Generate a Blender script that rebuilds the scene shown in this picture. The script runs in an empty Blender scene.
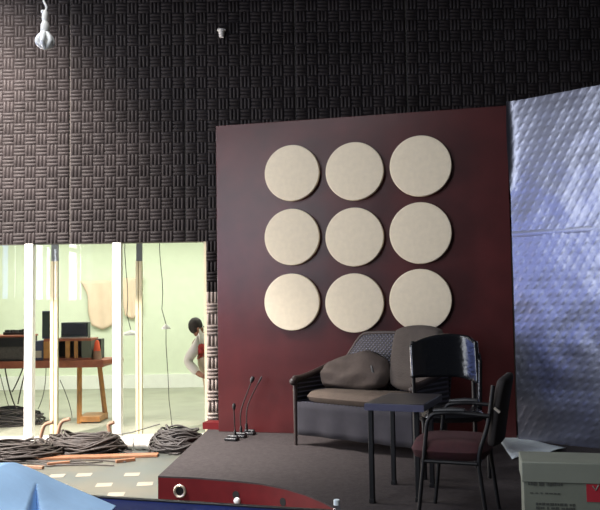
import bpy, math, random
from mathutils import Vector, Matrix, noise
random.seed(7)
S = bpy.context.scene
C = S.collection
PI = math.pi

# ------------------------------------------------------------------ camera
F = 800.0
EYE = Vector((0, 0, 1.6))
pitch = math.atan(47.75 / F)
roll = -0.015
_r0 = Vector((1, 0, 0)); _f = Vector((0, math.cos(pitch), math.sin(pitch))); _u0 = Vector((0, -math.sin(pitch), math.cos(pitch)))
RIGHT = _r0 * math.cos(roll) + _u0 * math.sin(roll)
UP = -_r0 * math.sin(roll) + _u0 * math.cos(roll)
def ray(px, py):
    return RIGHT * (px - 300) / F + UP * (255 - py) / F + _f
def P(px, py, Y):                       # point on the upright plane at depth Y
    d = ray(px, py); return EYE + d * (Y / d.y)
def G(px, py, z):                       # point on the level plane at height z
    d = ray(px, py); return EYE + d * ((z - EYE.z) / d.z)
cam = bpy.data.cameras.new('camera'); cam.sensor_width = 36; cam.lens = 36 * F / 600
co = bpy.data.objects.new('camera', cam); C.objects.link(co)
M3 = Matrix((RIGHT, UP, -_f)).transposed()
co.matrix_world = Matrix.Translation(EYE) @ M3.to_4x4()
S.camera = co

# ------------------------------------------------------------------ materials
def lin(c):
    out = []
    for v in c:
        v /= 255.0
        out.append(v / 12.92 if v <= .04045 else ((v + .055) / 1.055) ** 2.4)
    return (*out, 1)
def mat(name, col, rough=.6, metal=0, spec=.5, var=.0, vscale=8, bump=0, bscale=60, col2=None, emit=0):
    m = bpy.data.materials.new(name); m.use_nodes = True
    nt = m.node_tree; b = nt.nodes['Principled BSDF']
    c = lin(col)
    b.inputs['Base Color'].default_value = c
    b.inputs['Roughness'].default_value = rough
    b.inputs['Metallic'].default_value = metal
    b.inputs['Specular IOR Level'].default_value = spec
    tc = nt.nodes.new('ShaderNodeTexCoord')
    if var or col2:
        n = nt.nodes.new('ShaderNodeTexNoise'); n.inputs['Scale'].default_value = vscale; n.inputs['Detail'].default_value = 5
        nt.links.new(tc.outputs['Object'], n.inputs['Vector'])
        r = nt.nodes.new('ShaderNodeValToRGB')
        r.color_ramp.elements[0].position = .3; r.color_ramp.elements[1].position = .7
        c2 = lin(col2) if col2 else tuple(min(1, x * (1 + var)) for x in c[:3]) + (1,)
        c1 = c if col2 else tuple(x * (1 - var) for x in c[:3]) + (1,)
        r.color_ramp.elements[0].color = c1; r.color_ramp.elements[1].color = c2
        nt.links.new(n.outputs['Fac'], r.inputs['Fac']); nt.links.new(r.outputs['Color'], b.inputs['Base Color'])
    if bump:
        n2 = nt.nodes.new('ShaderNodeTexNoise'); n2.inputs['Scale'].default_value = bscale; n2.inputs['Detail'].default_value = 4
        nt.links.new(tc.outputs['Object'], n2.inputs['Vector'])
        bp = nt.nodes.new('ShaderNodeBump'); bp.inputs['Strength'].default_value = bump; bp.inputs['Distance'].default_value = .02
        nt.links.new(n2.outputs['Fac'], bp.inputs['Height']); nt.links.new(bp.outputs['Normal'], b.inputs['Normal'])
    if emit:
        b.inputs['Emission Color'].default_value = c; b.inputs['Emission Strength'].default_value = emit
    return m
def wicker(name, c1, c2, scale):
    m = mat(name, c1, .55)
    nt = m.node_tree; b = nt.nodes['Principled BSDF']; tc = nt.nodes.new('ShaderNodeTexCoord')
    ws = []
    for ax in ('X', 'Z'):
        w = nt.nodes.new('ShaderNodeTexWave'); w.bands_direction = ax; w.inputs['Scale'].default_value = scale
        w.inputs['Distortion'].default_value = .3
        mp = nt.nodes.new('ShaderNodeMapping'); mp.inputs['Rotation'].default_value = (0, PI / 4, 0)
        nt.links.new(tc.outputs['Object'], mp.inputs['Vector']); nt.links.new(mp.outputs['Vector'], w.inputs['Vector'])
        ws.append(w)
    mul = nt.nodes.new('ShaderNodeMath'); mul.operation = 'MULTIPLY'
    nt.links.new(ws[0].outputs['Fac'], mul.inputs[0]); nt.links.new(ws[1].outputs['Fac'], mul.inputs[1])
    r = nt.nodes.new('ShaderNodeValToRGB'); r.color_ramp.elements[0].color = lin(c1); r.color_ramp.elements[1].color = lin(c2)
    r.color_ramp.elements[0].position = .15; r.color_ramp.elements[1].position = .6
    nt.links.new(mul.outputs[0], r.inputs['Fac']); nt.links.new(r.outputs['Color'], b.inputs['Base Color'])
    bp = nt.nodes.new('ShaderNodeBump'); bp.inputs['Strength'].default_value = .8; bp.inputs['Distance'].default_value = .01
    nt.links.new(mul.outputs[0], bp.inputs['Height']); nt.links.new(bp.outputs['Normal'], b.inputs['Normal'])
    return m
def glass(name, tint=(1, 1, 1, 1), gl=.06):
    m = bpy.data.materials.new(name); m.use_nodes = True; nt = m.node_tree
    nt.nodes.remove(nt.nodes['Principled BSDF'])
    o = nt.nodes['Material Output']; t = nt.nodes.new('ShaderNodeBsdfTransparent'); t.inputs['Color'].default_value = tint
    g = nt.nodes.new('ShaderNodeBsdfGlossy'); g.inputs['Roughness'].default_value = .02
    mx = nt.nodes.new('ShaderNodeMixShader'); mx.inputs['Fac'].default_value = gl
    nt.links.new(t.outputs[0], mx.inputs[1]); nt.links.new(g.outputs[0], mx.inputs[2]); nt.links.new(mx.outputs[0], o.inputs['Surface'])
    return m
M = dict(
    foam=mat('acoustic_foam', (42, 38, 39), .6, spec=.2, var=.25, vscale=2.5),
    litfoam=mat('lit_strip_foam', (150, 139, 132), .7, spec=.3, var=.15, vscale=6),
    hall=mat('hall_plaster', (92, 88, 86), .8, var=.1, vscale=2),
    floor=mat('lino_floor', (72, 79, 77), .5, vscale=1.6, spec=.3, col2=(88, 84, 72)),
    tile=mat('lino_light_square', (132, 124, 110), .5, var=.1),
    roomwall=mat('pale_green_paint', (218, 227, 206), .8, var=.03),
    skirting=mat('white_skirting_paint', (238, 240, 235), .5, var=.03),
    roomfloor=mat('grey_screed', (152, 154, 140), .6, var=.12, vscale=2),
    white=mat('white_enamel', (240, 240, 236), .35, var=.02),
    cream=mat('cream_enamel', (236, 226, 192), .4, var=.03),
    greymetal=mat('grey_enamel', (112, 118, 122), .5, var=.05),
    board=mat('maroon_lacquer', (72, 27, 28), .3, spec=.55, var=.22, vscale=3, bump=.06, bscale=7),
    red=mat('red_fascia_paint', (88, 18, 22), .65, spec=.15, var=.12, vscale=9),
    disc=mat('cream_disc_cloth', (232, 220, 194), .85, var=.04, vscale=20, bump=.1, bscale=300),
    carpet=mat('grey_stage_carpet', (58, 53, 53), .9, var=.2, vscale=30, bump=.4, bscale=220, spec=.2),
    ring=mat('brushed_ring', (190, 180, 165), .35, metal=.7),
    hole=mat('dark_hole', (14, 10, 10), .9),
    black=mat('black_metal', (15, 15, 17), .5, var=.1, spec=.3),
    blackplastic=mat('black_plastic', (24, 25, 28), .45, var=.1),
    leather=mat('black_leather', (18, 20, 24), .22, spec=.7, bump=.15, bscale=40),
    edgesheen=mat('violet_grey_edge_sheen', (60, 60, 84), .5, var=.08),
    tabletop=mat('dark_laminate', (30, 29, 38), .4, var=.1, spec=.6),
    maroonfab=mat('maroon_seat_fabric', (54, 17, 21), .85, var=.2, vscale=30, bump=.3, bscale=200),
    darkfab=mat('dark_back_fabric', (27, 22, 22), .85, var=.15, vscale=30),
    beige=mat('beige_cushion_fabric', (76, 65, 56), .9, var=.12, vscale=12, bump=.2, bscale=60),
    drab=mat('drab_cushion_fabric', (68, 61, 56), .9, var=.1, vscale=12, bump=.2, bscale=60),
    brown=mat('taupe_pillow_fabric', (60, 51, 46), .9, var=.18, vscale=8, bump=.4, bscale=18),
    skirt=mat('slate_upholstery', (31, 30, 38), .9, var=.15, vscale=14),
    wicker=wicker('dark_wicker', (14, 14, 18), (82, 82, 100), 11),
    darkwood=mat('dark_stained_wood', (38, 28, 26), .45, var=.2, vscale=20),
    wood=mat('warm_wood', (176, 124, 66), .5, var=.22, vscale=9),
    redwood=mat('reddish_wood', (150, 84, 60), .5, var=.2, vscale=9),
    plank=mat('orange_plank', (132, 90, 62), .65, var=.2, vscale=10),
    cable=mat('dark_cable', (56, 49, 45), .6, var=.35, vscale=14),
    cable2=mat('charcoal_cable', (52, 48, 46), .6, var=.3, vscale=14),
    pvc=mat('tan_plastic', (140, 108, 86), .5, var=.1),
    wrap=mat('white_wrap', (232, 230, 220), .6, var=.06, vscale=12),
    paper=mat('white_paper', (214, 226, 230), .8, var=.04),
    carton=mat('pale_carton', (100, 104, 92), .8, var=.06, vscale=10),
    cartonlid=mat('pale_carton_lid', (112, 116, 104), .8, var=.05, vscale=10),
    ink=mat('dark_ink', (60, 62, 56), .8),
    redink=mat('red_ink', (150, 24, 38), .7),
    bluecloth=mat('light_blue_cloth', (172, 210, 248), .8, var=.08, vscale=5, bump=.1, bscale=30),
    navy=mat('navy_laminate', (16, 32, 84), .6, var=.2, vscale=5, spec=.12),
    blackrim=mat('black_rubber_edge', (10, 10, 12), .4),
    bulb=mat('white_glass_tube', (246, 246, 242), .3, var=.02),
    socket=mat('white_socket', (236, 234, 228), .45, var=.03),
    monitor=mat('slate_blue_plastic', (62, 68, 96), .5, var=.1),
    greenmon=mat('dark_green_plastic', (50, 62, 62), .4, var=.1),
    console=mat('charcoal_console', (54, 52, 50), .55, var=.2, vscale=18),
    orange=mat('orange_plastic', (228, 90, 52), .5, var=.05),
    pink=mat('pink_reflection_tint', (232, 208, 186), .9, var=.06, vscale=4),
    skin=mat('skin', (140, 96, 76), .6, var=.04), hair=mat('dark_hair', (38, 30, 28), .7, var=.2, vscale=40),
    shirt=mat('white_cotton', (214, 208, 204), .9, var=.04), redshirt=mat('red_cotton', (176, 58, 54), .9, var=.08),
    trousers=mat('grey_trousers', (176, 160, 140), .9, var=.08),
    paneglass=glass('pane_glass', gl=.04), bottleglass=glass('clear_plastic', (.86, .9, .96, 1), .18),
)
# bubble foil: metal film
fm = mat('bubble_foil', (126, 129, 143), .3, metal=.94, var=.06, vscale=3)
M['foil'] = fm

# ------------------------------------------------------------------ mesh builder
class MB:
    def __init__(s): s.v = []; s.f = []; s.mi = []
    def add(s, vs, fs, m=0):
        o = len(s.v); s.v += [tuple(v) for v in vs]; s.f += [tuple(i + o for i in f) for f in fs]; s.mi += [m] * len(fs); return s
    def box(s, c, d, rz=0, m=0, mtx=None):
        hx, hy, hz = d[0] / 2, d[1] / 2, d[2] / 2
        vs = [Vector((x, y, z)) for x in (-hx, hx) for y in (-hy, hy) for z in (-hz, hz)]
        R = mtx or Matrix.Rotation(rz, 3, 'Z')
        vs = [R @ v + Vector(c) for v in vs]
        return s.add(vs, [(0, 1, 3, 2), (4, 6, 7, 5), (0, 4, 5, 1), (2, 3, 7, 6), (0, 2, 6, 4), (1, 5, 7, 3)], m)
    def box2(s, a, b, m=0):
        return s.box([(a[i] + b[i]) / 2 for i in range(3)], [abs(b[i] - a[i]) for i in range(3)], m=m)
    def tube(s, pts, r, n=8, closed=False, m=0):
        pts = [Vector(p) for p in pts]; k = len(pts)
        rs = r if isinstance(r, (list, tuple)) else [r] * k
        vs = []; prev = None
        for i, p in enumerate(pts):
            if closed: t = pts[(i + 1) % k] - pts[i - 1]
            else: t = pts[min(i + 1, k - 1)] - pts[max(i - 1, 0)]
            t = t.normalized() if t.length > 1e-9 else Vector((0, 0, 1))
            if prev is None:
                a = Vector((0, 0, 1)) if abs(t.z) < .9 else Vector((1, 0, 0))
                u = t.cross(a).normalized()
            else:
                u = (prev - t * prev.dot(t)); u = u.normalized() if u.length > 1e-6 else t.orthogonal().normalized()
            prev = u; w = t.cross(u)
            vs += [p + (u * math.cos(2 * PI * j / n) + w * math.sin(2 * PI * j / n)) * rs[i] for j in range(n)]
        fs = []
        for i in range(k if closed else k - 1):
            a, b = i * n, ((i + 1) % k) * n
            fs += [(a + j, a + (j + 1) % n, b + (j + 1) % n, b + j) for j in range(n)]
        if not closed:
            fs += [tuple(range(n))[::-1], tuple((k - 1) * n + j for j in range(n))]
        return s.add(vs, fs, m)
    def lathe(s, c, prof, n=24, m=0, axis=None):
        # prof: (radius, height) from bottom to top; axis: rotation matrix
        vs = []
        R = axis or Matrix.Identity(3)
        for r, h in prof:
            vs += [R @ Vector((r * math.cos(2 * PI * j / n), r * math.sin(2 * PI * j / n), h)) + Vector(c) for j in range(n)]
        fs = []
        for i in range(len(prof) - 1):
            fs += [(i * n + j, i * n + (j + 1) % n, (i + 1) * n + (j + 1) % n, (i + 1) * n + j) for j in range(n)]
        fs += [tuple(range(n))[::-1], tuple((len(prof) - 1) * n + j for j in range(n))]
        return s.add(vs, fs, m)
    def sphere(s, c, r, n=16, sc=(1, 1, 1), m=0):
        prof = [(max(1e-4, math.sin(PI * i / n)) * r, -math.cos(PI * i / n) * r) for i in range(n + 1)]
        k = len(s.v); s.lathe((0, 0, 0), prof, n, m)
        for i in range(k, len(s.v)):
            x, y, z = s.v[i]; s.v[i] = (x * sc[0] + c[0], y * sc[1] + c[1], z * sc[2] + c[2])
        return s
    def prism(s, poly, z0, z1, m=0):
        n = len(poly)
        vs = [(x, y, z0) for x, y in poly] + [(x, y, z1) for x, y in poly]
        return s.add(vs, [tuple(range(n))[::-1], tuple(range(n, 2 * n))] + [(i, (i + 1) % n, n + (i + 1) % n, n + i) for i in range(n)], m)
    def grid(s, nu, nv, fn, m=0, closed_u=False):
        vs = [fn(i / (nu - 1), j / (nv - 1)) for j in range(nv) for i in range(nu)]
        fs = [(j * nu + i, j * nu + i + 1, (j + 1) * nu + i + 1, (j + 1) * nu + i) for j in range(nv - 1) for i in range(nu - 1)]
        return s.add(vs, fs, m)
    def build(s, name, ms, parent=None, bevel=0, smooth=35, sub=0, kind=None, thick=0):
        me = bpy.data.meshes.new(name); me.from_pydata(s.v, [], s.f)
        for mm in (ms if isinstance(ms, (list, tuple)) else [ms]): me.materials.append(mm)
        me.polygons.foreach_set('material_index', s.mi)
        me.polygons.foreach_set('use_smooth', [smooth > 0] * len(me.polygons))
        me.update()
        if smooth > 0 and smooth < 180 and not sub: me.set_sharp_from_angle(angle=math.radians(smooth))
        o = bpy.data.objects.new(name, me); C.objects.link(o)
        if parent: o.parent = parent
        if kind: o['kind'] = kind
        if thick:
            md = o.modifiers.new('thick', 'SOLIDIFY'); md.thickness = thick; md.offset = 0
        if bevel:
            md = o.modifiers.new('bevel', 'BEVEL'); md.width = bevel; md.segments = 2; md.limit_method = 'ANGLE'
        if sub:
            md = o.modifiers.new('sub', 'SUBSURF'); md.levels = sub; md.render_levels = sub
        return o
def rounded(poly, r, seg=6):
    """round the corners of an open path"""
    pts = [Vector(p) for p in poly]; out = [pts[0]]
    for a, b, c in zip(pts, pts[1:], pts[2:]):
        d1 = (a - b); d2 = (c - b); q = min(r, d1.length * .49, d2.length * .49)
        p1 = b + d1.normalized() * q; p2 = b + d2.normalized() * q
        for i in range(seg + 1):
            t = i / seg; out.append(p1 * (1 - t) ** 2 + b * 2 * t * (1 - t) + p2 * t * t)
    return out + [pts[-1]]
def tag(o, label, cat, group=None):
    o['label'] = label; o['category'] = cat
    if group: o['group'] = group
    return o
def thing(name, label, cat, loc=(0, 0, 0), rz=0, group=None):
    o = bpy.data.objects.new(name, None); C.objects.link(o); o.empty_display_size = .1
    o.location = loc; o.rotation_euler = (0, 0, rz)
    return tag(o, label, cat, group)
def copy_tree(o, parent=None):
    c = o.copy(); C.objects.link(c)
    if parent: c.parent = parent
    for ch in list(o.children): copy_tree(ch, c)
    return c
def pillow(w, h, t, n=18, puff=.55, wr=0, seed=0, wedge=0):
    """a stuffed cushion lying in local XZ, thickness along Y"""
    b = MB()
    def side(sg):
        def fn(u, v):
            x, z = u * 2 - 1, v * 2 - 1
            k = max(0, (1 - x ** 4) * (1 - z ** 4)) ** puff
            pin = 1 - .07 * (x * x * z * z) * 2 + .04 * ((1 - x * x) * (z * z) + (1 - z * z) * x * x) * 0
            d = wr * noise.noise(Vector((x * 1.6 + seed, z * 1.6, sg))) if wr else 0
            return Vector((x * w / 2 * pin, sg * (t / 2 * k) * (1 + d * 3) + d * .04, (z * h / 2 * pin + d * .12 * (1 - z * z * .2)) * (1 + (wedge * (1 - abs(x - .35) / 1.35 * 1.6) if z > 0 else 0))))
        return fn
    b.grid(n, n, side(-1)); k = len(b.f); b.grid(n, n, side(1))
    b.f[k:] = [f[::-1] for f in b.f[k:]]
    return b

HS = .28                                   # stage height
WY = 9.2                                   # face line of the foam wall
WX0, WX1 = -4.3, P(207, 340, WY).x          # glazed opening
WZ0, WZ1 = .09, P(100, 243, WY).z
# ------------------------------------------------------------------ setting
b = MB(); b.box2((-8, -9, -.2), (8, WY + .2, 0)); b.build('floor', M['floor'], kind='structure')
b = MB()
for px, py in [(57, 476), (84, 475), (132, 474.6), (58, 486), (104, 485), (73, 493), (116, 494.5), (145, 484), (33, 481)]:
    p = G(px, py, 0); b.box((p.x, p.y, .001), (.14, .15, .002), rz=.1)
for i in range(46):
    x, y = -3.9 + (i % 9) * .45 + (i // 9 % 2) * .2, 4.6 + (i // 9) * .36
    if y > 6.7 or x > -1.4: continue
    b.box((x, y, .001), (.14, .15, .002), rz=.1)
b.build('floor_inlay', M['tile'], kind='structure')
b = MB(); b.box2((-8, WY + .2, -.2), (8, 16.2, 0)); b.build('floor_inner', M['roomfloor'], kind='structure')

# back wall: core + acoustic foam lining
b = MB()
b.box2((-5.7, WY, WZ1), (7, WY + .15, 6.0)); b.box2((WX1, WY, 0), (7, WY + .15, WZ1)); b.box2((-5.7, WY, 0), (WX0, WY + .15, WZ1))
b.box2((WX0, WY, 0), (WX1, WY + .15, .02))
wb = b.build('wall_back', M['hall'], kind='structure')
def foam_panel(mb, x0, x1, z0, z1, y, ph=0, dep=.017):
    bs = .128; h = dep
    nx = max(1, round((x1 - x0) / bs)); nz = max(1, round((z1 - z0) / bs)); bx = (x1 - x0) / nx; bz = (z1 - z0) / nz
    for i in range(nx):
        for j in range(nz):
            horiz = (i + j + ph) % 2 == 0
            na, nb = 13, 4
            vs = []
            al = (0, .16, .84, 1)
            for q in range(nb):
                e = 0.25 if q in (0, 3) else 1
                for a in range(na):
                    t = a / (na - 1); hh = h * e * abs(math.sin(PI * 3 * t)) ** .8
                    if horiz: x, z = x0 + (i + al[q]) * bx, z0 + (j + t) * bz
                    else: x, z = x0 + (i + t) * bx, z0 + (j + al[q]) * bz
                    vs.append((x, y - .012 - hh, z))
            fs = []
            for q in range(nb - 1):
                for a in range(na - 1):
                    f = (q * na + a, q * na + a + 1, (q + 1) * na + a + 1, (q + 1) * na + a)
                    fs.append(f if horiz else f[::-1])
            mb.add(vs, fs)
sx1, sx2 = P(70, 120, WY).x, P(185, 120, WY).x
b = MB()
for n_, (x0, x1) in enumerate(((-5.6, sx1 - .01), (sx1 + .01, sx2 - .01), (sx2 + .01, sx2 + 1.28), (sx2 + 1.3, sx2 + 2.58), (sx2 + 2.6, 5.6))):
    foam_panel(b, x0, x1, WZ1, WZ1 + .128 * 27, WY, n_)
foam_panel(b, WX1 + .128, WX1 + .128 * 8, 0.0, WZ1, WY, 1); foam_panel(b, WX1, WX1 + .128, 1.74, WZ1, WY, 1, .03)
foam_panel(b, -5.6, WX0, 0, WZ1, WY, 1)
b.build('foam_lining', M['foam'], wb, smooth=60)
b = MB(); foam_panel(b, WX1, WX1 + .128, 0, 1.74, WY, 0, .04); b.build('lit_foam_edge', M['litfoam'], wb, smooth=60)  # lighter foam colour holds the light falling on the lower strip

# left wall with window and door openings, other walls, ceiling
LX = -5.6
wins = [(-3.2, -.9), (-.5, 1.8), (2.2, 4.4), (4.8, 6.6)]
zb, zt = 1.7, 5.5
DY0, DY1, DZ = 7.2, 8.7, 2.15
b = MB()
b.box2((LX - .2, -9, 0), (LX, DY0, zb)); b.box2((LX - .2, -9, zt), (LX, WY, 6)); b.box2((LX - .2, DY1, 0), (LX, WY + .15, zb))
b.box2((LX - .2, DY0, DZ), (LX, DY1, zt)); b.box2((LX - .2, DY1, zb), (LX, WY + .15, zt)); 
ys = [-9] + [v for w in wins for v in w] + [DY0]
for i in range(0, len(ys), 2): b.box2((LX - .2, ys[i], zb), (LX, ys[i + 1], zt))
b.build('wall_left', M['hall'], kind='structure')
b = MB(); b.box2((7, -9, 0), (7.2, WY + .15, 6)); b.build('wall_right', M['hall'], kind='structure')
b = MB(); b.box2((LX - .2, -9.2, 0), (7.2, -9, 6)); b.build('wall_rear', M['hall'], kind='structure')
b = MB(); b.box2((LX - .2, -9.2, 6), (7.2, .8, 6.2)); b.box2((LX - .2, 3.2, 6), (7.2, 6.1, 6.2)); b.box2((LX - .2, .8, 6), (-3.6, 3.2, 6.2)); b.box2((-1.2, .8, 6), (7.2, 3.2, 6.2)); b.box2((LX - .2, 8.3, 6), (7.2, WY + .15, 6.2)); b.box2((-3.8, 6.1, 6), (7.2, 8.3, 6.2)); b.box2((LX - .2, 6.1, 6), (-5.2, 8.3, 6.2)); b.build('ceiling', M['hall'], kind='structure')
for i, (y0, y1) in enumerate(wins):
    b = MB(); t = .06
    b.box2((LX - .14, y0, zb), (LX - .06, y1, zb + t)); b.box2((LX - .14, y0, zt - t), (LX - .06, y1, zt))
    for y in (y0, (y0 + y1) / 2 - t / 2, y1 - t): b.box2((LX - .14, y, zb), (LX - .06, y + t, zt))
    b.box2((LX - .14, y0, 3.0), (LX - .06, y1, 3.0 + t))
    b.build(f'window_{i + 2}', M['greymetal'], kind='structure')
# inner (glazed) room
RY = 15.6
b = MB(); b.box2((-8, RY, 0), (4, RY + .2, 3.3)); b.build('wall_far', M['roomwall'], kind='structure')
b = MB(); b.box2((-8, RY - .03, .0), (4, RY, .26)); b.build('baseboard_far', M['skirting'], kind='structure')
b = MB(); b.box2((-8.2, WY + .15, 0), (-8, RY + .2, 3.3)); b.build('wall_far_left', M['roomwall'], kind='structure')
b = MB(); b.box2((2, WY + .15, 0), (2.2, RY, 3.3)); b.build('wall_far_right', M['roomwall'], kind='structure')
b = MB(); b.box2((-8.2, WY + .15, 3.3), (4, RY + .2, 3.45)); b.build('ceiling_inner', M['roomwall'], kind='structure')

# ------------------------------------------------------------------ glazed screen: window_1
w1 = bpy.data.objects.new('window_1', None); C.objects.link(w1); w1['kind'] = 'structure'
b = MB(); b.box2((WX0, WY - .03, .02), (WX1, WY + .09, WZ0 + .03)); b.build('bottom_rail', M['white'], w1, bevel=.006)
def xat(px, Y): return P(px, 340, Y).x
for a, c in ((25, 33.2), (113, 121.6), (-62, -54)):
    b = MB(); b.box2((xat(a, WY), WY - .03, WZ0 + .03), (xat(c, WY), WY + .08, WZ1)); b.build('post', M['white'], w1, bevel=.005)
b = MB(); b.box2((WX1 - .03, WY, .12), (WX1, WY + .08, WZ1)); b.build('edge_post', M['cream'], w1)
edges = [WX0, xat(29, WY), xat(117, WY), WX1]
for x0, x1 in zip(edges, edges[1:]):
    b = MB(); b.box2((x0 + .005, WY + .035, WZ0 + .03), (x1 - .005, WY + .041, WZ1)); b.build('pane', M['paneglass'], w1)
# inner posts behind the glass
IY = 9.75
for a, c in ((50, 57.4), (135.5, 142)):
    za = P(a, 261, IY).z
    b = MB(); x0, x1 = xat(a, IY), xat(c, IY); g = (x1 - x0) * .12; mid = (x0 + x1) / 2
    b.box2((x0, IY, 0), (mid - g / 2, IY + .06, za)); b.box2((mid + g / 2, IY, 0), (x1, IY + .06, za)); b.box2((x0, IY + .02, 0), (x1, IY + .05, za))
    ip = b.build('inner_post', M['cream'], w1, bevel=.004)
    b = MB(); b.box2((x0 + .01, IY + .005, za), (x1, IY + .05, 3.3)); b.build('shaded_post_top', M['greymetal'], ip)  # grey top puts the shadow on the upper post into colour

# ------------------------------------------------------------------ stage
sp = [(-.93, 8.85)] + [tuple(G(x, y, HS).xy) for x, y in ((158, 476), (196, 477.5), (234, 480.5), (262, 483.5), (285, 488), (305, 494), (322, 501), (337, 509))]
sp += [(.36, 4.75), (.52, 4.3), (.75, 3.85), (1.1, 3.5), (1.6, 3.3), (4.6, 3.2), (4.6, 8.85)]
sp[0] = (sp[1][0] + .14, 8.85)
st = thing('stage', 'low curved stage platform with grey carpet top and red front', 'stage', (sp[1][0], sp[1][1], 0))
off = Vector((sp[1][0], sp[1][1]))
loc = [(x - off.x, y - off.y) for x, y in sp]
b = MB(); b.prism(loc, HS - .012, HS); b.build('carpet_top', M['carpet'], st, smooth=0)
fas = loc[1:-1]
b = MB()
b.prism(loc, .0, HS - .012)
b.build('fascia', M['red'], st, smooth=40)
def fascia_pt(px, py):
    # point on the fascia polyline seen at this pixel
    d = ray(px, py)
    for p, q in zip(sp[1:], sp[2:]):
        A = Vector(p); Bv = Vector(q) - A
        den = d.x * Bv.y - d.y * Bv.x
        if abs(den) < 1e-9: continue
        t = (A.x * Bv.y - A.y * Bv.x) / den; s = (A.x * d.y - A.y * d.x) / den
        if 0 <= s <= 1 and t > 0:
            nrm = Vector((Bv.y, -Bv.x)).normalized()
            return EYE + d * t, nrm
for px, py, ring in ((180, 491, True), (236, 495, False), (283, 502, False)):
    p, nr = fascia_pt(px, py)
    p = p - Vector((off.x, off.y, 0))
    R = Vector((nr.x, nr.y, 0)).to_track_quat('Z', 'Y').to_matrix()
    b = MB(); b.lathe(p, [(.03, -.01), (.03, .003)], 20, axis=R)
    h = b.build('cable_hole', M['hole'], st)
    if ring:
        b = MB(); b.lathe(p, [(.05, .0), (.052, .008), (.044, .016), (.034, .010), (.032, .004)], 24, axis=R); b.f = b.f[:-2]; b.mi = b.mi[:-2]; b.build('grommet', M['ring'], h)
p, nr = fascia_pt(238, 500.5); R = Vector((nr.x, nr.y, 0)).to_track_quat('Z', 'Y').to_matrix()
b = MB(); b.lathe((0, 0, 0), [(.022, 0), (.026, .01), (.022, .026), (.012, .032)], 16, axis=R)
o = b.build('jack_plug', M['socket']); o.location = p; tag(o, 'small white plug on the red stage front below a hole', 'plug')

# ------------------------------------------------------------------ backdrop board with nine discs
bl = G(218.5, 431.5, HS); BH = P(215.5, 126, bl.y).z - HS
ta = -.000305 * F
bd = Vector((1, ta, 0)).normalized(); bn = Vector((ta, -1, 0)).normalized()   # along / out of the board
def board_hit(px, py, out=0):
    d = ray(px, py); o = bl + bn * out
    t = (o - EYE).dot(bn) / d.dot(bn); return EYE + d * t
BR = board_hit(511, 250); BW = (BR - bl).dot(bd)
brz = math.atan2(bd.y, bd.x)
bk = thing('backdrop_board', 'tall glossy maroon backdrop board carrying nine cream discs on the stage', 'board', bl, brz)
b = MB(); b.box2((0, 0, 0), (BW, .05, BH)); b.build('panel', M['board'], bk, bevel=.004)
for x in (.2, BW / 2, BW - .2):
    b = MB(); b.box2((x - .03, .05, 0), (x + .03, .11, BH - .05)); b.build('batten', M['darkwood'], bk)
b = MB(); b.box2((-.22, .12, 0), (.0, .3, .07)); o = b.build('kick_block', M['red']); o.location = bl; o.rotation_euler = (0, 0, brz)
tag(o, 'low red block on the stage floor at left foot of the maroon board', 'block')
cols = [(292, (173, 237, 302), 28.4), (354.5, (171.3, 237, 303), 29.6), (420.5, (166, 233, 300), 31)]
rown = ['top row', 'middle row', 'bottom row']; coln = ['left', 'centre', 'right']
for ci, (cx, cys, rr) in enumerate(cols):
    for ri, cy in enumerate(cys):
        p = board_hit(cx, cy, .05)
        rad = rr * p.y / F
        b = MB(); R = bn.to_track_quat('Z', 'Y').to_matrix()
        b.lathe((0, 0, 0), [(rad * .97, -.028), (rad, -.022), (rad, .006), (rad * .985, .016), (rad * .9, .018)], 64, axis=R)
        o = b.build('wall_disc', M['disc'], smooth=50); o.location = p
        b = MB(); b.lathe((0, 0, 0), [(.05, -.05), (.05, -.02)], 16, axis=R); b.build('spacer', M['darkwood'], o)
        tag(o, f'round cream disc, {rown[ri]} {coln[ci]} of nine on the maroon board', 'disc', 'cream discs on the maroon board')

# ------------------------------------------------------------------ bubble foil screen
tf = -.00107 * F
fd = Vector((1, tf, 0)).normalized(); fn = Vector((tf, -1, 0)).normalized()
f0 = bl + bd * BW + bn * .03 + fd * .02; f0.z = HS
FW, FH = 2.1, BH + .02
fo = thing('foil_screen', 'silver bubble foil insulation sheet on angled screen right of the maroon board', 'screen', f0, math.atan2(fd.y, fd.x))
b = MB(); pitchb = .088
nu, nv = 210, 330
def foil(u, v):
    x, z = u * FW, v * FH
    row = round(z / (pitchb * .866)); zz = z - row * pitchb * .866
    xo = x + (pitchb / 2 if row % 2 else 0); xx = xo - round(xo / pitchb) * pitchb
    xr, zr = xx * .64 + zz * .77, -xx * .77 + zz * .64; q = (xr / .040) ** 2 + (zr / .017) ** 2
    h = .0016 * max(0, 1 - q) ** .8
    sag = .012 * noise.noise(Vector((x * 1.2, z * .9, 3))) + .004 * noise.noise(Vector((x * 5, z * 5, 1)))
    edge = .05 * math.exp(-x / .04) * max(0, math.sin((z - 2.3) * 2.6)) if 2.3 < z < 3.4 else 0
    return Vector((x, -h - sag - edge - .012, z))
b.grid(nu, nv, foil); b.build('foil_sheet', M['foil'], fo, smooth=180)
b = MB(); b.box2((0, .004, 0), (FW, .05, FH)); b.build('backing_board', M['darkwood'], fo)
b = MB(); zs = P(550, 231, 7.3).z - HS
def seam(u, v):
    x = u * FW; return Vector((x, -.0122 - .0025 * math.sin(PI * v) - .012 * noise.noise(Vector((x * 1.2, (zs) * .9, 3))), zs + (v - .5) * .06))
b.grid(60, 9, seam); b.build('foil_seam', M['foil'], fo, smooth=180)

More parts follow.
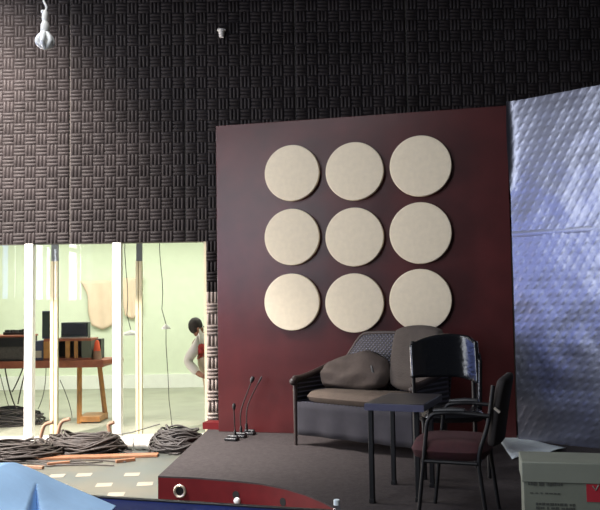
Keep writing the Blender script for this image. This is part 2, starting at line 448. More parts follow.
# ------------------------------------------------------------------ wicker settee
sl = G(296, 445, HS)
sroot = thing('wicker_settee', 'dark wicker settee with beige seat cushion in front of the maroon board', 'settee', sl, math.atan2(-.64, .77))
SW, SD = 1.3, .54
for x, y, h in ((0, 0, .6), (SW, 0, .6), (.03, SD, .6), (SW - .03, SD, .6)):
    b = MB(); b.tube([(x, y, 0), (x, y, .3), (x, y, h)], [.016, .02, .022], 10); b.build('leg', M['darkwood'], sroot)
b = MB(); b.box2((.02, 0.02, .3), (SW - .02, SD, .4)); b.build('seat_base', M['wicker'], sroot, bevel=.01)
def skirtf(u, v): return Vector((.025 + u * (SW - .05), .012 - .012 * math.sin(u * 25) * (1 - v) - .01, .10 + v * .30))
b = MB(); b.grid(60, 6, skirtf); b.build('skirt', M['skirt'], sroot, thick=.012)
b = pillow(SW - .06, SD - .04, .13, 24, .3); o = b.build('seat_cushion', M['beige'], sroot, smooth=60)
o.rotation_euler = (PI / 2, 0, 0); o.location = (SW / 2, SD / 2 - .02, .45)
def arm(x):
    b = MB()
    def top(y): return .60 + .10 * (y / SD) ** 1.5
    def fnn(u, v): y = u * SD; return Vector((x, y, .38 + v * (top(y) - .38)))
    b.grid(14, 10, fnn); o = b.build('arm', M['wicker'], sroot, thick=.03)
    r = MB(); r.tube([(x, -.03, .585)] + [(x, SD * t / 8, top(SD * t / 8) + .01) for t in range(9)], [.034, .036] + [.03] * 8, 12)
    r.sphere((x, -.03, .588), .036, 10); r.build('arm_roll', M['darkwood'], o)
arm(0); arm(SW)
def backtop(x):
    t = min(1, max(0, (x / SW - .04) / .26)) if x < SW / 2 else min(1, max(0, (1 - x / SW - .04) / .26))
    t = t * t * (3 - 2 * t); return .70 + .27 * t + .05 * math.sin(PI * x / SW)
b = MB(); b.grid(40, 14, lambda u, v: Vector((u * SW, SD + .02 + .06 * v, .38 + v * (backtop(u * SW) - .38))))
o = b.build('back', M['wicker'], sroot, thick=.03)
r = MB(); r.tube([(u / 40 * SW, SD + .08, backtop(u / 40 * SW) + .005) for u in range(41)], .02, 10); r.build('back_rail', M['darkwood'], o)
sm = Matrix.Translation(sl) @ Matrix.Rotation(math.atan2(-.64, .77), 4, 'Z')
# taupe pillow on the left, big beige cushion on the right
b = pillow(.76, .30, .24, 26, .38, wr=.14, seed=4, wedge=.5); o = b.build('crumpled_pillow', M['brown'], smooth=90)
o.matrix_world = sm @ Matrix.Translation((.43, .37, .645)) @ Matrix.Rotation(math.radians(-14), 4, 'X') @ Matrix.Rotation(math.radians(-3), 4, 'Y')
tag(o, 'crumpled taupe pillow lying at the left end of the wicker settee', 'pillow')
b = MB(); b.tube([(.17, -.02, .185), (.215, -.085, .10), (.255, -.1, .02), (.285, -.09, -.06)], .013, 8)
# strap on the pillow's right
b.build('strap', M['blackplastic'], o)
b = pillow(.54, .60, .13, 20, .22); o = b.build('back_cushion', M['drab'], smooth=90)
o.matrix_world = sm @ Matrix.Translation((1.05, .45, .81)) @ Matrix.Rotation(math.radians(-13), 4, 'X')
tag(o, 'square drab beige cushion standing upright on the settee behind the black leather chair', 'cushion')

# ------------------------------------------------------------------ small table
u = Vector((.93, -.36)); v = Vector((.36, .93)).normalized()
t0 = G(372.5, 503, HS)
tb = thing('side_table', 'small dark laminate table with thin black legs between settee and armchair', 'table', t0, math.atan2(u.y, u.x))
TL, TD, TH = .28, .56, .655
b = MB(); b.box2((-.03, -.03, TH - .05), (.36, TD + .03, TH)); tt_ = b.build('table_top', M['tabletop'], tb, bevel=.006)
b = MB(); b.box2((-.034, -.036, TH - .048), (.364, -.03, TH - .004)); b.build('edge_sheen', M['edgesheen'], tt_)  # violet-grey strip, its colour imitates the sheen along the table edge
for x, y in ((0, 0), (TL, .12), (0, TD), (TL, TD)):
    b = MB(); b.box2((x - .016, y - .016, 0), (x + .016, y + .016, TH - .05)); b.box2((x - .019, y - .019, 0), (x + .019, y + .019, .03)); b.build('leg', M['black'], tb, bevel=.003)

# ------------------------------------------------------------------ black leather chair behind the table
cc = Vector((1.13, 6.42, HS))
ch = thing('leather_chair', 'black leather chair with glossy curved back behind the small table', 'chair', cc, .03)
hw = .265
def backshell(u, v):
    a = (u - .5) * 2; x = a * hw; wrap = -.12 * abs(a) ** 4 * (1 if a > 0 else .5)
    zt = 1.03 - .055 * (1 - u) ** 3 + .03 * math.sin(PI * u) - (.03 if a > .85 else 0)
    zb_ = .71 - .06 * max(0, a) ** 3
    return Vector((x, .02 + .05 * v + wrap, zb_ + v * (zt - zb_)))
b = MB(); b.grid(24, 12, backshell); b.build('back_panel', M['leather'], ch, thick=.045, sub=1)
b = pillow(.5, .46, .1, 16, .3); o = b.build('seat', M['leather'], ch, smooth=60); o.rotation_euler = (PI / 2, 0, 0); o.location = (0, -.2, .45)
for sg in (-1, 1):
    b = MB(); b.tube(rounded([(sg * .24, -.01, 0), (sg * .24, 0, .42), (sg * .24, .03, 1.0)], .1), .017, 10); b.build('rear_post', M['black'], ch)
    b = MB(); b.tube(rounded([(sg * .24, -.4, 0), (sg * .24, -.4, .43), (sg * .24, -.05, .43)], .06), .016, 10); b.build('front_leg', M['black'], ch)
b = MB()
def wing(u, v): return Vector((.255 + .02 * v, -.06 - .06 * u + .03 * v, .46 + v * .44 - .06 * u * v))
b.grid(6, 10, wing); b.build('side_wing', M['leather'], ch, thick=.03)

# ------------------------------------------------------------------ maroon armchair in front
fx = Vector((-.93, .37)).normalized()
a0 = Vector((.69, 4.86)); fv = Vector((.37, .93)).normalized()
# local frame: +x = facing, +y = away to the far side (left-handed pair made right-handed by ordering)
AW, AD = .48, .37
ctr = a0 - fx * AD / 2 + fv * AW / 2
ar = thing('armchair', 'metal armchair with maroon padded seat and dark back beside the pale box', 'chair', (ctr.x, ctr.y, HS), math.atan2(fx.y, fx.x))
# local x forward; local y = left of facing -> near side is +y?  facing (-.93,.37): left is (-.37,-.93) = near
for nm, sg in (('near', 1), ('far', -1)):
    y = sg * AW / 2
    b = MB()
    pts = rounded([(AD / 2 + .01, y, 0), (AD / 2 - .06, y, .60), (AD / 2 - .09, y, .645), (-.02, y, .66), (-AD / 2 - .06, y, .645)], .07)
    b.tube(pts, .0125, 10); fr = b.build('arm_frame', M['black'], ar)
    b = MB(); b.tube([(AD / 2 - .1, y, .665), (AD / 2 - .2, y, .672), (-.1, y, .672)], [.012, .018, .014], 10); b.build('arm_pad', M['blackplastic'], fr)
    b = MB(); b.tube(rounded([(-AD / 2 - .03, y * .95, 0), (-AD / 2 + .02, y * .95, .40), (-AD / 2 - .05, y * .92, .60), (-AD / 2 - .08, y * .88, .82)], .08), .013, 10); b.build('rear_leg', M['black'], ar)
    b = MB(); b.tube([(AD / 2 - .02, y, .365), (-AD / 2 + .02, y, .365)], .011, 8); b.build('side_rail', M['black'], ar)
b = MB(); b.tube([(AD / 2 - .03, -AW / 2, .365), (AD / 2 - .03, AW / 2, .365)], .011, 8); b.tube([(-AD / 2 + .02, -AW / 2, .365), (-AD / 2 + .02, AW / 2, .365)], .011, 8)
b.build('cross_rail', M['black'], ar)
b = pillow(.48, .5, .13, 18, .28); o = b.build('seat', M['maroonfab'], ar, smooth=60); o.rotation_euler = (PI / 2, 0, 0); o.location = (.02, 0, .425)
def abk(u, v):
    a = u * 2 - 1; wv = 1 - .22 * v ** 3 - .1 * (1 - v) ** 2
    return Vector((-AD / 2 - .05 - .05 * v - .03 * (1 - a * a) - .02 * v * v, a * .225 * wv, .46 + v * .42 * (1 - .06 * a * a)))
b = MB(); b.grid(16, 12, abk); bk_ = b.build('backrest', M['darkfab'], ar, thick=.05, sub=1)
b = MB(); b.box((-AD / 2 - .10, .228, .68), (.04, .012, .014), mtx=Matrix.Rotation(-.7, 3, 'Y')); b.build('bracket', M['ring'], bk_)

# ------------------------------------------------------------------ paper sheet and carton box
b = MB(); c0, c1, c2, c3 = G(497, 438, HS), G(520, 436, HS), G(566, 451, HS), G(512, 460, HS)
def sheet(u, v):
    p = c0.lerp(c1, u).lerp(c3.lerp(c2, u), v); p.z = HS + .008 + .02 * max(0, noise.noise(Vector((u * 3, v * 3, 5)))) + .05 * max(0, u * v - .6); return p - c0
b.grid(14, 14, sheet); o = b.build('paper_sheet', M['paper'], thick=.002); o.location = c0
tag(o, 'creased white plastic sheet on the stage floor at foot of the foil screen', 'sheet')
bx = P(522.5, 505, 4.2).x; bz = P(560, 461, 4.2).z
BRZ = -.22
box = thing('carton_box', 'pale cardboard box with lid and dark print at right stage front', 'box', (bx, 4.2, HS), BRZ)
BWd, BD, BHt = .56, .3, bz - HS
lidh = .105
b = MB(); b.box2((.008, .008, 0), (BWd - .008, BD - .008, BHt - .01)); body = b.build('body', M['carton'], box, bevel=.004)
b = MB(); b.box2((0, 0, BHt - lidh), (BWd, BD, BHt)); b.build('lid', M['cartonlid'], box, bevel=.006)
def onbox(px, py):
    d = ray(px, py); n_ = Vector((-math.sin(BRZ), math.cos(BRZ), 0)) * -1; o_ = Vector((bx, 4.2, HS))
    q = EYE + d * ((o_ - EYE).dot(n_) / d.dot(n_)) - o_
    return q.x * math.cos(BRZ) + q.y * math.sin(BRZ), q.z
random.seed(3)
def textrow(x0, x1, zc, h):
    x = x0; b = MB()
    while x < x1:
        w = random.uniform(.006, .02); hh = h * random.choice((1, 1, .75))
        b.box2((x, .0045, zc - hh / 2), (min(x + w, x1), .0085, zc + hh / 2)); x += w + random.choice((.004, .004, .012))
    b.build('printed_line', M['ink'], box, smooth=0)
x0, z0 = onbox(528, 483.5); x1, _ = onbox(563, 483.5); textrow(x0, x1, z0, .022)
for k in range(3):
    x0, z0 = onbox(536, 504 + k * 4); x1, _ = onbox(575, 504); textrow(x0, x1, z0, .013)
x0, z0 = onbox(530, 493); x1, _ = onbox(560, 493); textrow(x0, x1, z0, .006)
x0, z0 = onbox(587, 502); x1, z1 = onbox(600, 482.5)
b = MB(); b.box2((x0, .004, z0), (x0 + .1, .0087, z1)); lb = b.build('red_label', M['redink'], box)
b = MB(); b.tube([(x0 + .03, .003, z1 - .02), (x0 + .045, .003, z1 - .04), (x0 + .06, .003, z1 - .012)], .004, 6); b.build('label_mark', M['cartonlid'], lb)

# ------------------------------------------------------------------ gooseneck microphones
def mic(px, py, stem, label, rad=.016):
    base = G(px, py, HS)
    r = thing('gooseneck_microphone', label, 'microphone', base, -.35, 'gooseneck microphones at the board foot')
    b = MB(); b.box2((-.065, -.045, 0), (.065, .045, .03)); b.box2((-.055, .0, .03), (.055, .04, .05)); b.build('base', M['blackplastic'], r, bevel=.012)
    inv = Matrix.Rotation(.35, 3, 'Z')
    pts = [inv @ (P(x, y, base.y + .01) - base) for x, y in stem]
    b = MB(); b.tube(rounded(pts, .08, 5), .006, 8); b.build('gooseneck', M['black'], r)
    d = (pts[-1] - pts[-2]).normalized(); R = d.to_track_quat('Z', 'Y').to_matrix()
    b = MB(); b.lathe(pts[-1], [(.007, -.03), (rad, -.01), (rad * 1.1, .01), (rad * .9, .03), (.004, .038)], 14, axis=R); b.build('microphone_head', M['blackplastic'], r)
    b = MB(); b.lathe(pts[0], [(.014, -.02), (.014, .02), (.007, .04)], 12); b.build('socket', M['black'], r)
mic(232, 440.5, [(235, 434), (234.5, 420), (234, 410), (234, 407)], 'short gooseneck microphone nearest the front, left of the trio')
mic(240, 437.6, [(241, 430), (240, 412), (246, 396), (252, 380)], 'tall gooseneck microphone with round head, middle of the trio', .02)
mic(249, 434.6, [(246.5, 427), (246.5, 408), (252, 395), (260, 380)], 'thin headed gooseneck microphone nearest the red board, right of the trio', .009)

# ------------------------------------------------------------------ foreground: navy table, blue cloth, bottle
TZ = .75
e0, e1 = G(60, 494.5, TZ), G(330, 511, TZ)
ed = (e1 - e0); ed.z = 0; edn = ed.normalized(); en = Vector((edn.y, -edn.x, 0))
q0 = e0 - edn * .85; q1 = e1 + edn * .1; L = (q1 - q0).length
tr = thing('navy_table', 'glossy navy table with black edge along the bottom of the view', 'table', (q0.x, q0.y, 0), math.atan2(edn.y, edn.x))
b = MB(); b.box2((0, -.75, TZ - .03), (L, -.022, TZ)); b.build('table_top', M['navy'], tr, bevel=.004)
b = MB(); b.box2((0, -.022, TZ - .04), (L, 0, TZ + .008)); b.box2((0, -.772, TZ - .04), (L, -.75, TZ + .008)); b.build('edge_strip', M['blackrim'], tr, bevel=.004)
for x in (.06, L - .06):
    for y in (-.06, -.7):
        b = MB(); b.box2((x - .02, y - .02, 0), (x + .02, y + .02, TZ - .03)); b.build('leg', M['black'], tr)
# cloth: folded sheet heaped on the table (height field with creases)
cx0, cx1 = -1.86, P(97, 508, 3.0).x + .0
def clothz(x, y):
    # ridge line of the heap falling to the right
    X = (x - cx0) / (cx1 - cx0)
    top = .228 - .02 * X - .47 * max(0, X - .62)
    yy = (y - 3.12) / .5
    fall = max(0, 1 - abs(yy) ** 2.2)
    n_ = .012 * noise.noise(Vector((x * 5, y * 5, 2))) + .02 * abs(noise.noise(Vector((x * 2.2 + y * 1.3, y * .7, 8))))
    crease = 0
    return max(.006, top * fall ** .6 + n_ * fall + crease * fall)
fA, fL, fR = G(36, 480.5, .925), G(17, 520, .9), G(45, 520, .9)
b = MB()
def cl(u, v):
    x = cx0 + u * (cx1 - cx0); y = 2.64 + v * .72
    yl = y + (.0 if True else 0)
    yy = yl - .36 * (x + 1.3) * .3; z = TZ + .01 + clothz(x, y)
    t = (fA.y - yy) / (fA.y - fL.y)          # folded pleat: a facet dropping to the right, closed by a sharp lip
    if 0 < t:
        a_, b_2 = fA.x + (fL.x - fA.x) * t, fA.x + (fR.x - fA.x) * t
        q = (x - a_) / (b_2 - a_)
        if 0 < q < 1: z -= min(.16, .22 * t) * q
    return Vector((x, yy, max(TZ + .013, z)))
b.grid(240, 90, cl); o = b.build('blue_cloth', M['bluecloth'], smooth=50, thick=.006)
tag(o, 'heaped light blue cloth with a fold on the navy table at lower left', 'cloth')
bt = Vector((.2, 4.93, 0)); top = P(336, 499.5, 4.93).z
wbt = thing('water_bottle', 'clear plastic bottle standing just in front of the curved stage edge', 'bottle', bt)
hgt = top
b = MB(); b.lathe((0, 0, 0), [(.04, 0), (.048, .01), (.048, hgt * .62), (.044, hgt * .7), (.03, hgt * .82), (.016, hgt * .9), (.016, hgt * .93)], 24); b.build('bottle_body', M['bottleglass'], wbt, smooth=60)
b = MB(); b.lathe((0, 0, hgt * .92), [(.019, 0), (.019, hgt * .07), (.016, hgt * .08)], 20); b.build('cap', M['paper'], wbt)

# ------------------------------------------------------------------ lamps
by = 4.4
top = P(45, 49, by)
cf = thing('hanging_bulb', 'white energy saving bulb hanging from a twisted white cord at upper left', 'bulb', top)
sc = by / F                               # metres per photo pixel here
b = MB()
for k in range(6):
    a = k * PI / 3 + PI / 6; pts = []
    for i in range(21):
        t = i / 20; zz_ = 17 - 14.6 * t
        rr_ = 1.6 + 5.6 * math.sin(PI * min(.5, .5 * t / .62)) ** 1.3 if t < .62 else 7.2 * math.sqrt(max(0, 1 - ((t - .62) / .38) ** 2)) + .3
        pts.append((rr_ * sc * math.cos(a), rr_ * sc * math.sin(a), zz_ * sc))
    b.tube(pts, 2.75 * sc, 10)
b.sphere((0, 0, 2.0 * sc), 2.6 * sc, 10)
b.build('glass_tubes', M['bulb'], cf, smooth=70)
b = MB(); b.lathe((0, 0, 0), [(3.2 * sc, 16 * sc), (4.5 * sc, 18 * sc), (4.4 * sc, 25 * sc), (3.2 * sc, 27.5 * sc), (2.6 * sc, 29 * sc)], 20); b.build('ballast', M['socket'], cf)
b = MB(); b.lathe((0, 0, 0), [(2.6 * sc, 28.5 * sc), (3.4 * sc, 31 * sc), (3.0 * sc, 37 * sc), (2.0 * sc, 40 * sc)], 16)
b.sphere((-2.2 * sc, -1 * sc, 38.5 * sc), 1.9 * sc, 10); b.build('lamp_holder', M['socket'], cf)
b = MB(); pts = [(1.5 * sc * math.sin(i * .9) * (1 if i < 12 else .3), 0, (39 + i * 2.2) * sc) for i in range(12)]
pts += [(0, 0, (66 + 10 * k) * sc) for k in range(1, 5)] + [(0, 0, 6.0 - top.z)]
b.tube(pts, 1.1 * sc, 8); b.build('cord', M['socket'], cf)
w = P(221.5, 33, WY - .05)
wl = thing('wall_lamp_holder', 'tiny white lamp holder fixed high on the dark foam wall', 'lamp holder', w)
b = MB(); s2 = WY / F
b.lathe((0, 0, -4.5 * s2), [(2.3 * s2, 0), (2.6 * s2, 3 * s2), (3.2 * s2, 6 * s2), (2.6 * s2, 8.5 * s2)], 14); b.build('holder', M['socket'], wl)
b = MB(); b.tube([(-.02, 0, 3 * s2), (-.04, -.01, 4 * s2)], 1.8 * s2, 10); b.tube([(.0, 0, 2.5 * s2), (.045, .0, 3 * s2)], [2.4 * s2, 1.2 * s2], 10); b.build('arm', M['socket'], wl)
b = MB(); b.tube([(0, .05, 2 * s2), (0, 0, 2 * s2)], .012, 8); b.build('wall_bracket', M['socket'], wl)

# ------------------------------------------------------------------ cables and debris along the glazed screen
def coil(name, label, c, rx, ry, h, loops, m, rz=0, r=.011, seed=1, group='cable heaps below the glass screen'):
    random.seed(seed); b = MB()
    for k in range(loops):
        ph = random.uniform(0, 2 * PI); sx = random.uniform(.5, 1.02); sy = random.uniform(.45, 1.02); hz = random.uniform(.1, 1) * h
        ox, oy = random.uniform(-.12, .12) * rx, random.uniform(-.12, .12) * ry; n = 30; tilt = random.uniform(-.3, .3)
        pts = []
        for i in range(n):
            a = 2 * PI * i / n + ph
            x = ox + rx * sx * math.cos(a); y = oy + ry * sy * math.sin(a)
            d = math.hypot(x / rx, y / ry)
            z = r + hz * max(0, 1.15 - d * d * .75) + .02 * math.sin(3 * a + ph) + tilt * h * math.cos(a) * .6
            pts.append((x, y, max(r, z)))
        b.tube(pts, r, 6, closed=True)
    # stray ends
    for k in range(loops // 6):
        a = random.uniform(0, 2 * PI); x, y = rx * math.cos(a), ry * math.sin(a)
        pts = [(x * .7, y * .7, h * .5), (x, y, r)]
        for i in range(4): pts.append((pts[-1][0] + random.uniform(-.12, .12) + .05 * math.cos(a), max(-ry * 1.3, pts[-1][1] + random.uniform(-.08, .02)), r))
        b.tube(rounded(pts, .05, 3), r * .8, 6)
    o = b.build(name, m, smooth=80); o.location = (c.x, c.y, c.z); o.rotation_euler = (0, 0, rz)
    return tag(o, label, 'cable', group)
def at(px, py): return G(px, py, .002)
coil('cable_heap', 'sprawling heap of dark cables at far left below the glass screen', at(12, 457), .5, .3, .16, 46, M['cable'], seed=2)
coil('cable_bundle', 'thick oblong bundle of dark cables in the middle below the glass screen', at(84, 452), .46, .2, .20, 60, M['cable'], seed=5, r=.012)
coil('cable_coil', 'round coil of charcoal cable beside the left edge of the stage', at(178, 450.5), .29, .2, .24, 60, M['cable2'], seed=8, r=.011)
o = MB(); random.seed(11)
for k in range(7):
    p = at(10 + k * 13, 462 + (k % 3) * 2) - at(50, 463); pts = [p + Vector((.12 * i - .2, random.uniform(-.09, .09), .008)) for i in range(6)]
    o.tube(rounded(pts, .08, 3), .007, 6)
o = o.build('loose_cable', M['cable'], smooth=80); o.location = at(50, 463); tag(o, 'thin loose cable strands straying over the floor before the orange plank', 'cable')
a_, b_ = at(34, 459.5), at(158, 456); d = b_ - a_
b = MB(); b.box2((0, -.07, 0), (d.length, .07, .025)); o = b.build('orange_plank', M['plank'], bevel=.003); o.location = a_; o.rotation_euler = (0, 0, math.atan2(d.y, d.x))
tag(o, 'long orange wooden plank lying on the floor before the cables', 'plank')
random.seed(5)
for i, (px, py, ang, ln, lab) in enumerate(((62, 462.5, .4, .22, 'short pale wood offcut near left end of orange plank'), (128, 459.5, .5, .2, 'short pale wood offcut near right end of orange plank'), (36, 466, -.3, .26, 'thin wood splinter on the floor nearest the blue cloth'))):
    p = at(px, py); b = MB(); b.box2((-ln / 2, -.02, 0), (ln / 2, .02, .03)); o = b.build('wood_offcut', M['plank'] if i < 2 else M['pvc'], bevel=.003); o.location = p + Vector((0, -.12, 0)); o.rotation_euler = (0, 0, ang); tag(o, lab, 'wood offcut', 'wood offcuts on the floor')
# white wrapped bundles at the foot of the screen
for i, (x0, x1, py, lab) in enumerate(((119, 133, 441, 'white wrapped roll at foot of the post right of the cable bundle'), (136, 152, 441.5, 'white wrapped roll touching the charcoal cable coil'), (78, 108, 437.5, 'flattened white wrapped roll behind the middle cable bundle'))):
    y = 8.98 if i < 2 else 9.06; xa, xb = xat(x0, y), xat(x1, y); r = .075 if i < 2 else .06; n = 10
    b = MB(); b.tube([(xa + (xb - xa) * k / n - xa, .01 * math.sin(k * 2 + i), r + .006 * math.sin(k * 3)) for k in range(n + 1)], [r * (.55 if k in (0, n) else .95 + .06 * math.sin(k * 2.3)) for k in range(n + 1)], 14)
    o = b.build('wrapped_roll', M['wrap'], smooth=60); o.location = (xa, y, 0); tag(o, lab, 'roll', 'white rolls at the glass screen')
# tan bent pipe ends standing in the cables
for i, (px, py, lab) in enumerate(((47, 424, 'tan bent pipe end rising from cables, left of three'), (64, 421, 'tan bent pipe end rising from cables, middle of three'), (108, 424, 'tan bent pipe end beside the white post, right of three'))):
    y = 9.02; p = P(px, py, y); b = MB()
    dx = .07 if i < 2 else -.03
    b.tube(rounded([(-dx, 0, -p.z), (-dx * 1.0, 0, -.13), (-.03 if i < 2 else 0, 0, 0), (.07, -.01, .02)], .06, 5), [.02] * 3 + [.022] * 11, 10)
    o = b.build('pipe_end', M['pvc'], smooth=60); o.location = p; tag(o, lab, 'pipe', 'tan pipe ends in the cables')
p0, p1 = P(104, 437, 8.95), P(160, 424, 8.9)
b = MB(); b.tube([p0 - p0, (p1 - p0) * .5 + Vector((0, 0, -.02)), p1 - p0], .006, 6); o = b.build('taut_cable', M['cable2']); o.location = p0; tag(o, 'thin dark cable stretched from middle bundle up to the charcoal coil', 'cable')

# ------------------------------------------------------------------ inner room furniture
TY = 11.0; tz = .86
wx0, wx1 = xat(-70, TY), xat(103, TY)
wt = thing('work_table', 'long wooden table holding equipment behind the glass screen', 'table', (wx0, TY, 0))
Lw = wx1 - wx0
b = MB(); b.box2((0, 0, tz - .1), (Lw, .6, tz)); b.prism([(Lw, 0), (Lw + .18, .45), (Lw + .14, .6), (Lw, .6)], tz - .06, tz); b.build('table_top', M['redwood'], wt, bevel=.006)
legx = [xat(78.5, TY) - wx0, xat(101, TY + .3) - wx0]
for x, y, sl_ in ((legx[0], .05, 0), (legx[1] - .03, .45, .06), (.1, .05, 0), (.1, .5, 0)):
    b = MB(); b.tube([(x + sl_, y, 0), (x - sl_ * .5, y, tz - .1)], .035, 4); b.build('leg', M['wood'], wt)
b = MB(); b.box2((legx[0] - .02, .03, .02), (legx[1] + .05, .5, .09)); b.build('foot_board', M['wood'], wt)
def eq(name, m, px0, py0, px1, Y, z0, dep, label, cat, bevel=.008):
    """box shaped unit of equipment standing at height z0; front face at Y, seen between px0..px1 with top at py0"""
    a = P(px0, py0, Y); c = P(px1, py0, Y); h = a.z - z0; wd = c.x - a.x
    r = thing(name, label, cat, (a.x, Y, z0))
    b = MB(); b.box2((0, 0, 0), (wd, dep, h)); b.build('casing', m, r, bevel=bevel)
    return r, wd, h
# table equipment
r, wd, h = eq('mixing_console', M['console'], -40, 338, 25.5, TY + .04, tz, .5, 'wide charcoal console at left end of the wooden table', 'console')
b = MB(); b.box2((-.01, -.03, h), (wd + .01, .5, h + .025)); b.build('wood_trim', M['redwood'], r)
b = MB(); b.box2((.03, -.012, h * .62), (wd - .03, 0, h * .93)); b.build('control_strip', M['blackplastic'], r)
b = MB(); b.box2((.03, -.01, .03), (wd - .03, 0, h * .58)); b.build('speaker_grille', mat('grey_mesh', (78, 74, 72), .8, var=.35, vscale=60), r)
ctop = tz + h + .025
b = MB(); random.seed(4)
k0, k1 = xat(3, TY + .2), xat(26, TY + .2)
b.box2((0, 0, 0), (k1 - k0, .2, .04))
for k in range(8): b.box((.02 + k * (k1 - k0 - .04) / 7, .1, .055), (.028, .12, random.uniform(.02, .05)))
o = b.build('keyboard_unit', M['blackplastic'], bevel=.004); o.location = (k0, TY + .2, ctop); tag(o, 'low dark unit with knobs lying on top of the charcoal console', 'equipment')
r, wd, h = eq('blue_case', M['monitor'], 34, 341, 43, TY + .06, tz, .4, 'slate blue case between charcoal console and wooden crate', 'case')
b = MB(); b.box2((.01, -.01, .04), (wd - .02, 0, h * .5)); b.build('front_panel', M['ring'], r)
# crate with upright slats
ca, cb = P(43.5, 339, TY + .05), P(91, 339, TY + .05); hw_ = cb.x - ca.x; hh = ca.z - tz
r = thing('wooden_crate', 'open wooden crate with upright slats in the middle of the table', 'crate', (ca.x, TY + .05, tz))
b = MB(); b.box2((0, 0, hh - .035), (hw_, .4, hh)); b.build('top_board', M['redwood'], r, bevel=.003)
b = MB(); b.box2((0, 0, 0), (hw_, .4, .03)); b.build('bottom_board', M['redwood'], r)
b = MB(); b.box2((.02, .37, .03), (hw_ - .02, .39, hh - .035)); b.build('back_board', M['darkwood'], r)
for x, w_, m_ in ((0, .1, 'wood'), (.13, .06, 'redwood'), (.3, .06, 'wood'), (.42, .05, 'wood'), (hw_ - .13, .13, 'carton')):
    b = MB(); b.box2((x, 0, .03), (x + w_, .03 if x < hw_ - .2 else .37, hh - .035)); b.build('slat', M[m_], r, bevel=.003)
ctz = tz + hh
r, wd, h = eq('tall_monitor', M['monitor'], 42, 311, 51.5, TY + .12, ctz, .16, 'tall slate blue monitor standing on the wooden crate behind the cream post', 'monitor')
b = MB(); b.box2((.012, -.006, .03), (wd - .012, 0, h - .02)); b.build('screen', M['greenmon'], r)
r, wd, h = eq('wide_monitor', M['greenmon'], 61, 322.5, 88, TY + .12, ctz, .14, 'wide low dark green monitor standing on the wooden crate', 'monitor')
b = MB(); b.box2((.02, -.006, .04), (wd - .02, 0, h - .02)); b.build('screen', M['leather'], r)
b = MB(); b.box2((.0, -.02, 0), (wd, .0, .02)); b.build('base_strip', M['ring'], r)
r, wd, h = eq('dark_box', M['blackplastic'], 92, 339, 101, TY + .3, tz, .2, 'small dark box at right end of the table behind an orange cone', 'box')
p = P(97, 340, TY + .14); b = MB(); hc = p.z - tz
b.lathe((0, 0, 0), [(.066, 0), (.066, .01), (.058, .02), (.05, hc * .45), (.03, hc * .9), (.015, hc)], 18, m=0)
o = b.build('orange_cone', M['orange'], smooth=50); o.location = (p.x, TY + .14, tz); tag(o, 'small orange cone standing in front of the dark box', 'cone')
b = MB(); b.lathe((0, 0, 0), [(.0675, -.0), (.068, .012), (.061, .022), (.0525, hc * .44)], 18); b.build('base_sleeve', M['pvc'], o)
# hanging cables under the table
random.seed(9)
for i, (xa, xb, ye) in enumerate(((23, 12, 392), (26, 18, 404), (5, 22, 420), (46, 38, 409), (58, 50, 413), (0, 10, 410), (85, 84, 405))):
    pa, pb = P(xa, 368 if i < 5 else 374, TY - .05), P(xb, ye, TY - .05)
    if i == 6: pa = P(60, 380, TY - .05); pb = P(72, 418, TY - .05)
    mid = pa.lerp(pb, .55) + Vector((random.uniform(-.08, .08), 0, -.05))
    pts = []
    for k in range(13):
        t = k / 12; pts.append((pa * (1 - t) ** 2 + mid * 2 * t * (1 - t) + pb * t * t) - pa)
    b = MB(); b.tube(pts, .009 if i < 3 else .005, 6); o = b.build('hanging_cable', M['cable2'], smooth=80); o.location = pa
    tag(o, ['thick black cable hanging from right end of charcoal console, upper', 'thick black cable hanging from right end of charcoal console, longer', 'black cable sagging under left end of the wooden table', 'thin cable hanging beneath the slate blue case', 'thin cable hanging beside the left cream post', 'black cable at the left picture edge under the table', 'thin cable drooping from table to floor right of cream post'][i], 'cable', 'cables hanging under the work table')
# heap of stuff under the table at left
coil('cable_tangle', 'dark tangle of cables on the floor under the wooden table', G(8, 424, .0), .5, .3, .22, 26, M['cable2'], seed=21)
# pink sheets on the far wall imitate a reflection in the glass
b = MB()
def pk(u, v):
    wd = .34 + .16 * v ** 1.5; x = (u - .5) * wd * 1.5 * (1 + .1 * math.sin(v * 7)); return Vector((x + .08 * (1 - v), -.02 - .015 * math.sin(u * 14), (v - 1) * .95 * (1 - .25 * abs(u - .4) )))
b.grid(20, 16, pk); o = b.build('pink_reflection', M['pink'], thick=.008); o.location = P(101, 281, RY - .035); tag(o, 'wider pink patch imitating a glass reflection, left of the second white post', 'cloth')
b = MB(); b.grid(20, 16, pk); o = b.build('pink_reflection', M['pink'], thick=.008); o.location = P(131, 278, RY - .035); o.scale = (.62, 1, .85); tag(o, 'narrow pink patch imitating a glass reflection, right of the second white post', 'cloth')
# white discs on cords, modelled for ceiling-light reflections
def glint(px, py, Y, rad, label, down=None):
    p = P(px, py, Y); r = thing('cord_glint', label, 'reflection disc', p, 0, 'white reflection discs on cords')
    b = MB(); b.lathe((0, 0, 0), [(rad, 0), (rad * .95, .015), (rad * .35, .05), (.012, .065)], 20); b.build('glint', M['white'], r, smooth=50)
    b = MB(); pts = [(-.06 + .02 * math.sin(i), 0, (3.3 - p.z) * (1 - i / 10) + .06 * i / 10) if i < 10 else (0, 0, .06) for i in range(11)]
    b.tube(pts, .005, 6); b.build('cord', M['cable2'], r)
    if down:
        b = MB(); b.tube([(0, 0, 0)] + [tuple(P(x, y, Y) - p) for x, y in down], .005, 6); b.build('glint_lower_cord', M['cable2'], r)
glint(166, 329, 10.4, .06, 'small white disc imitating a ceiling-light reflection, on a black cord that runs down to the floor', [(166, 345), (168, 375), (169, 400), (172, 425), (173, 434)])
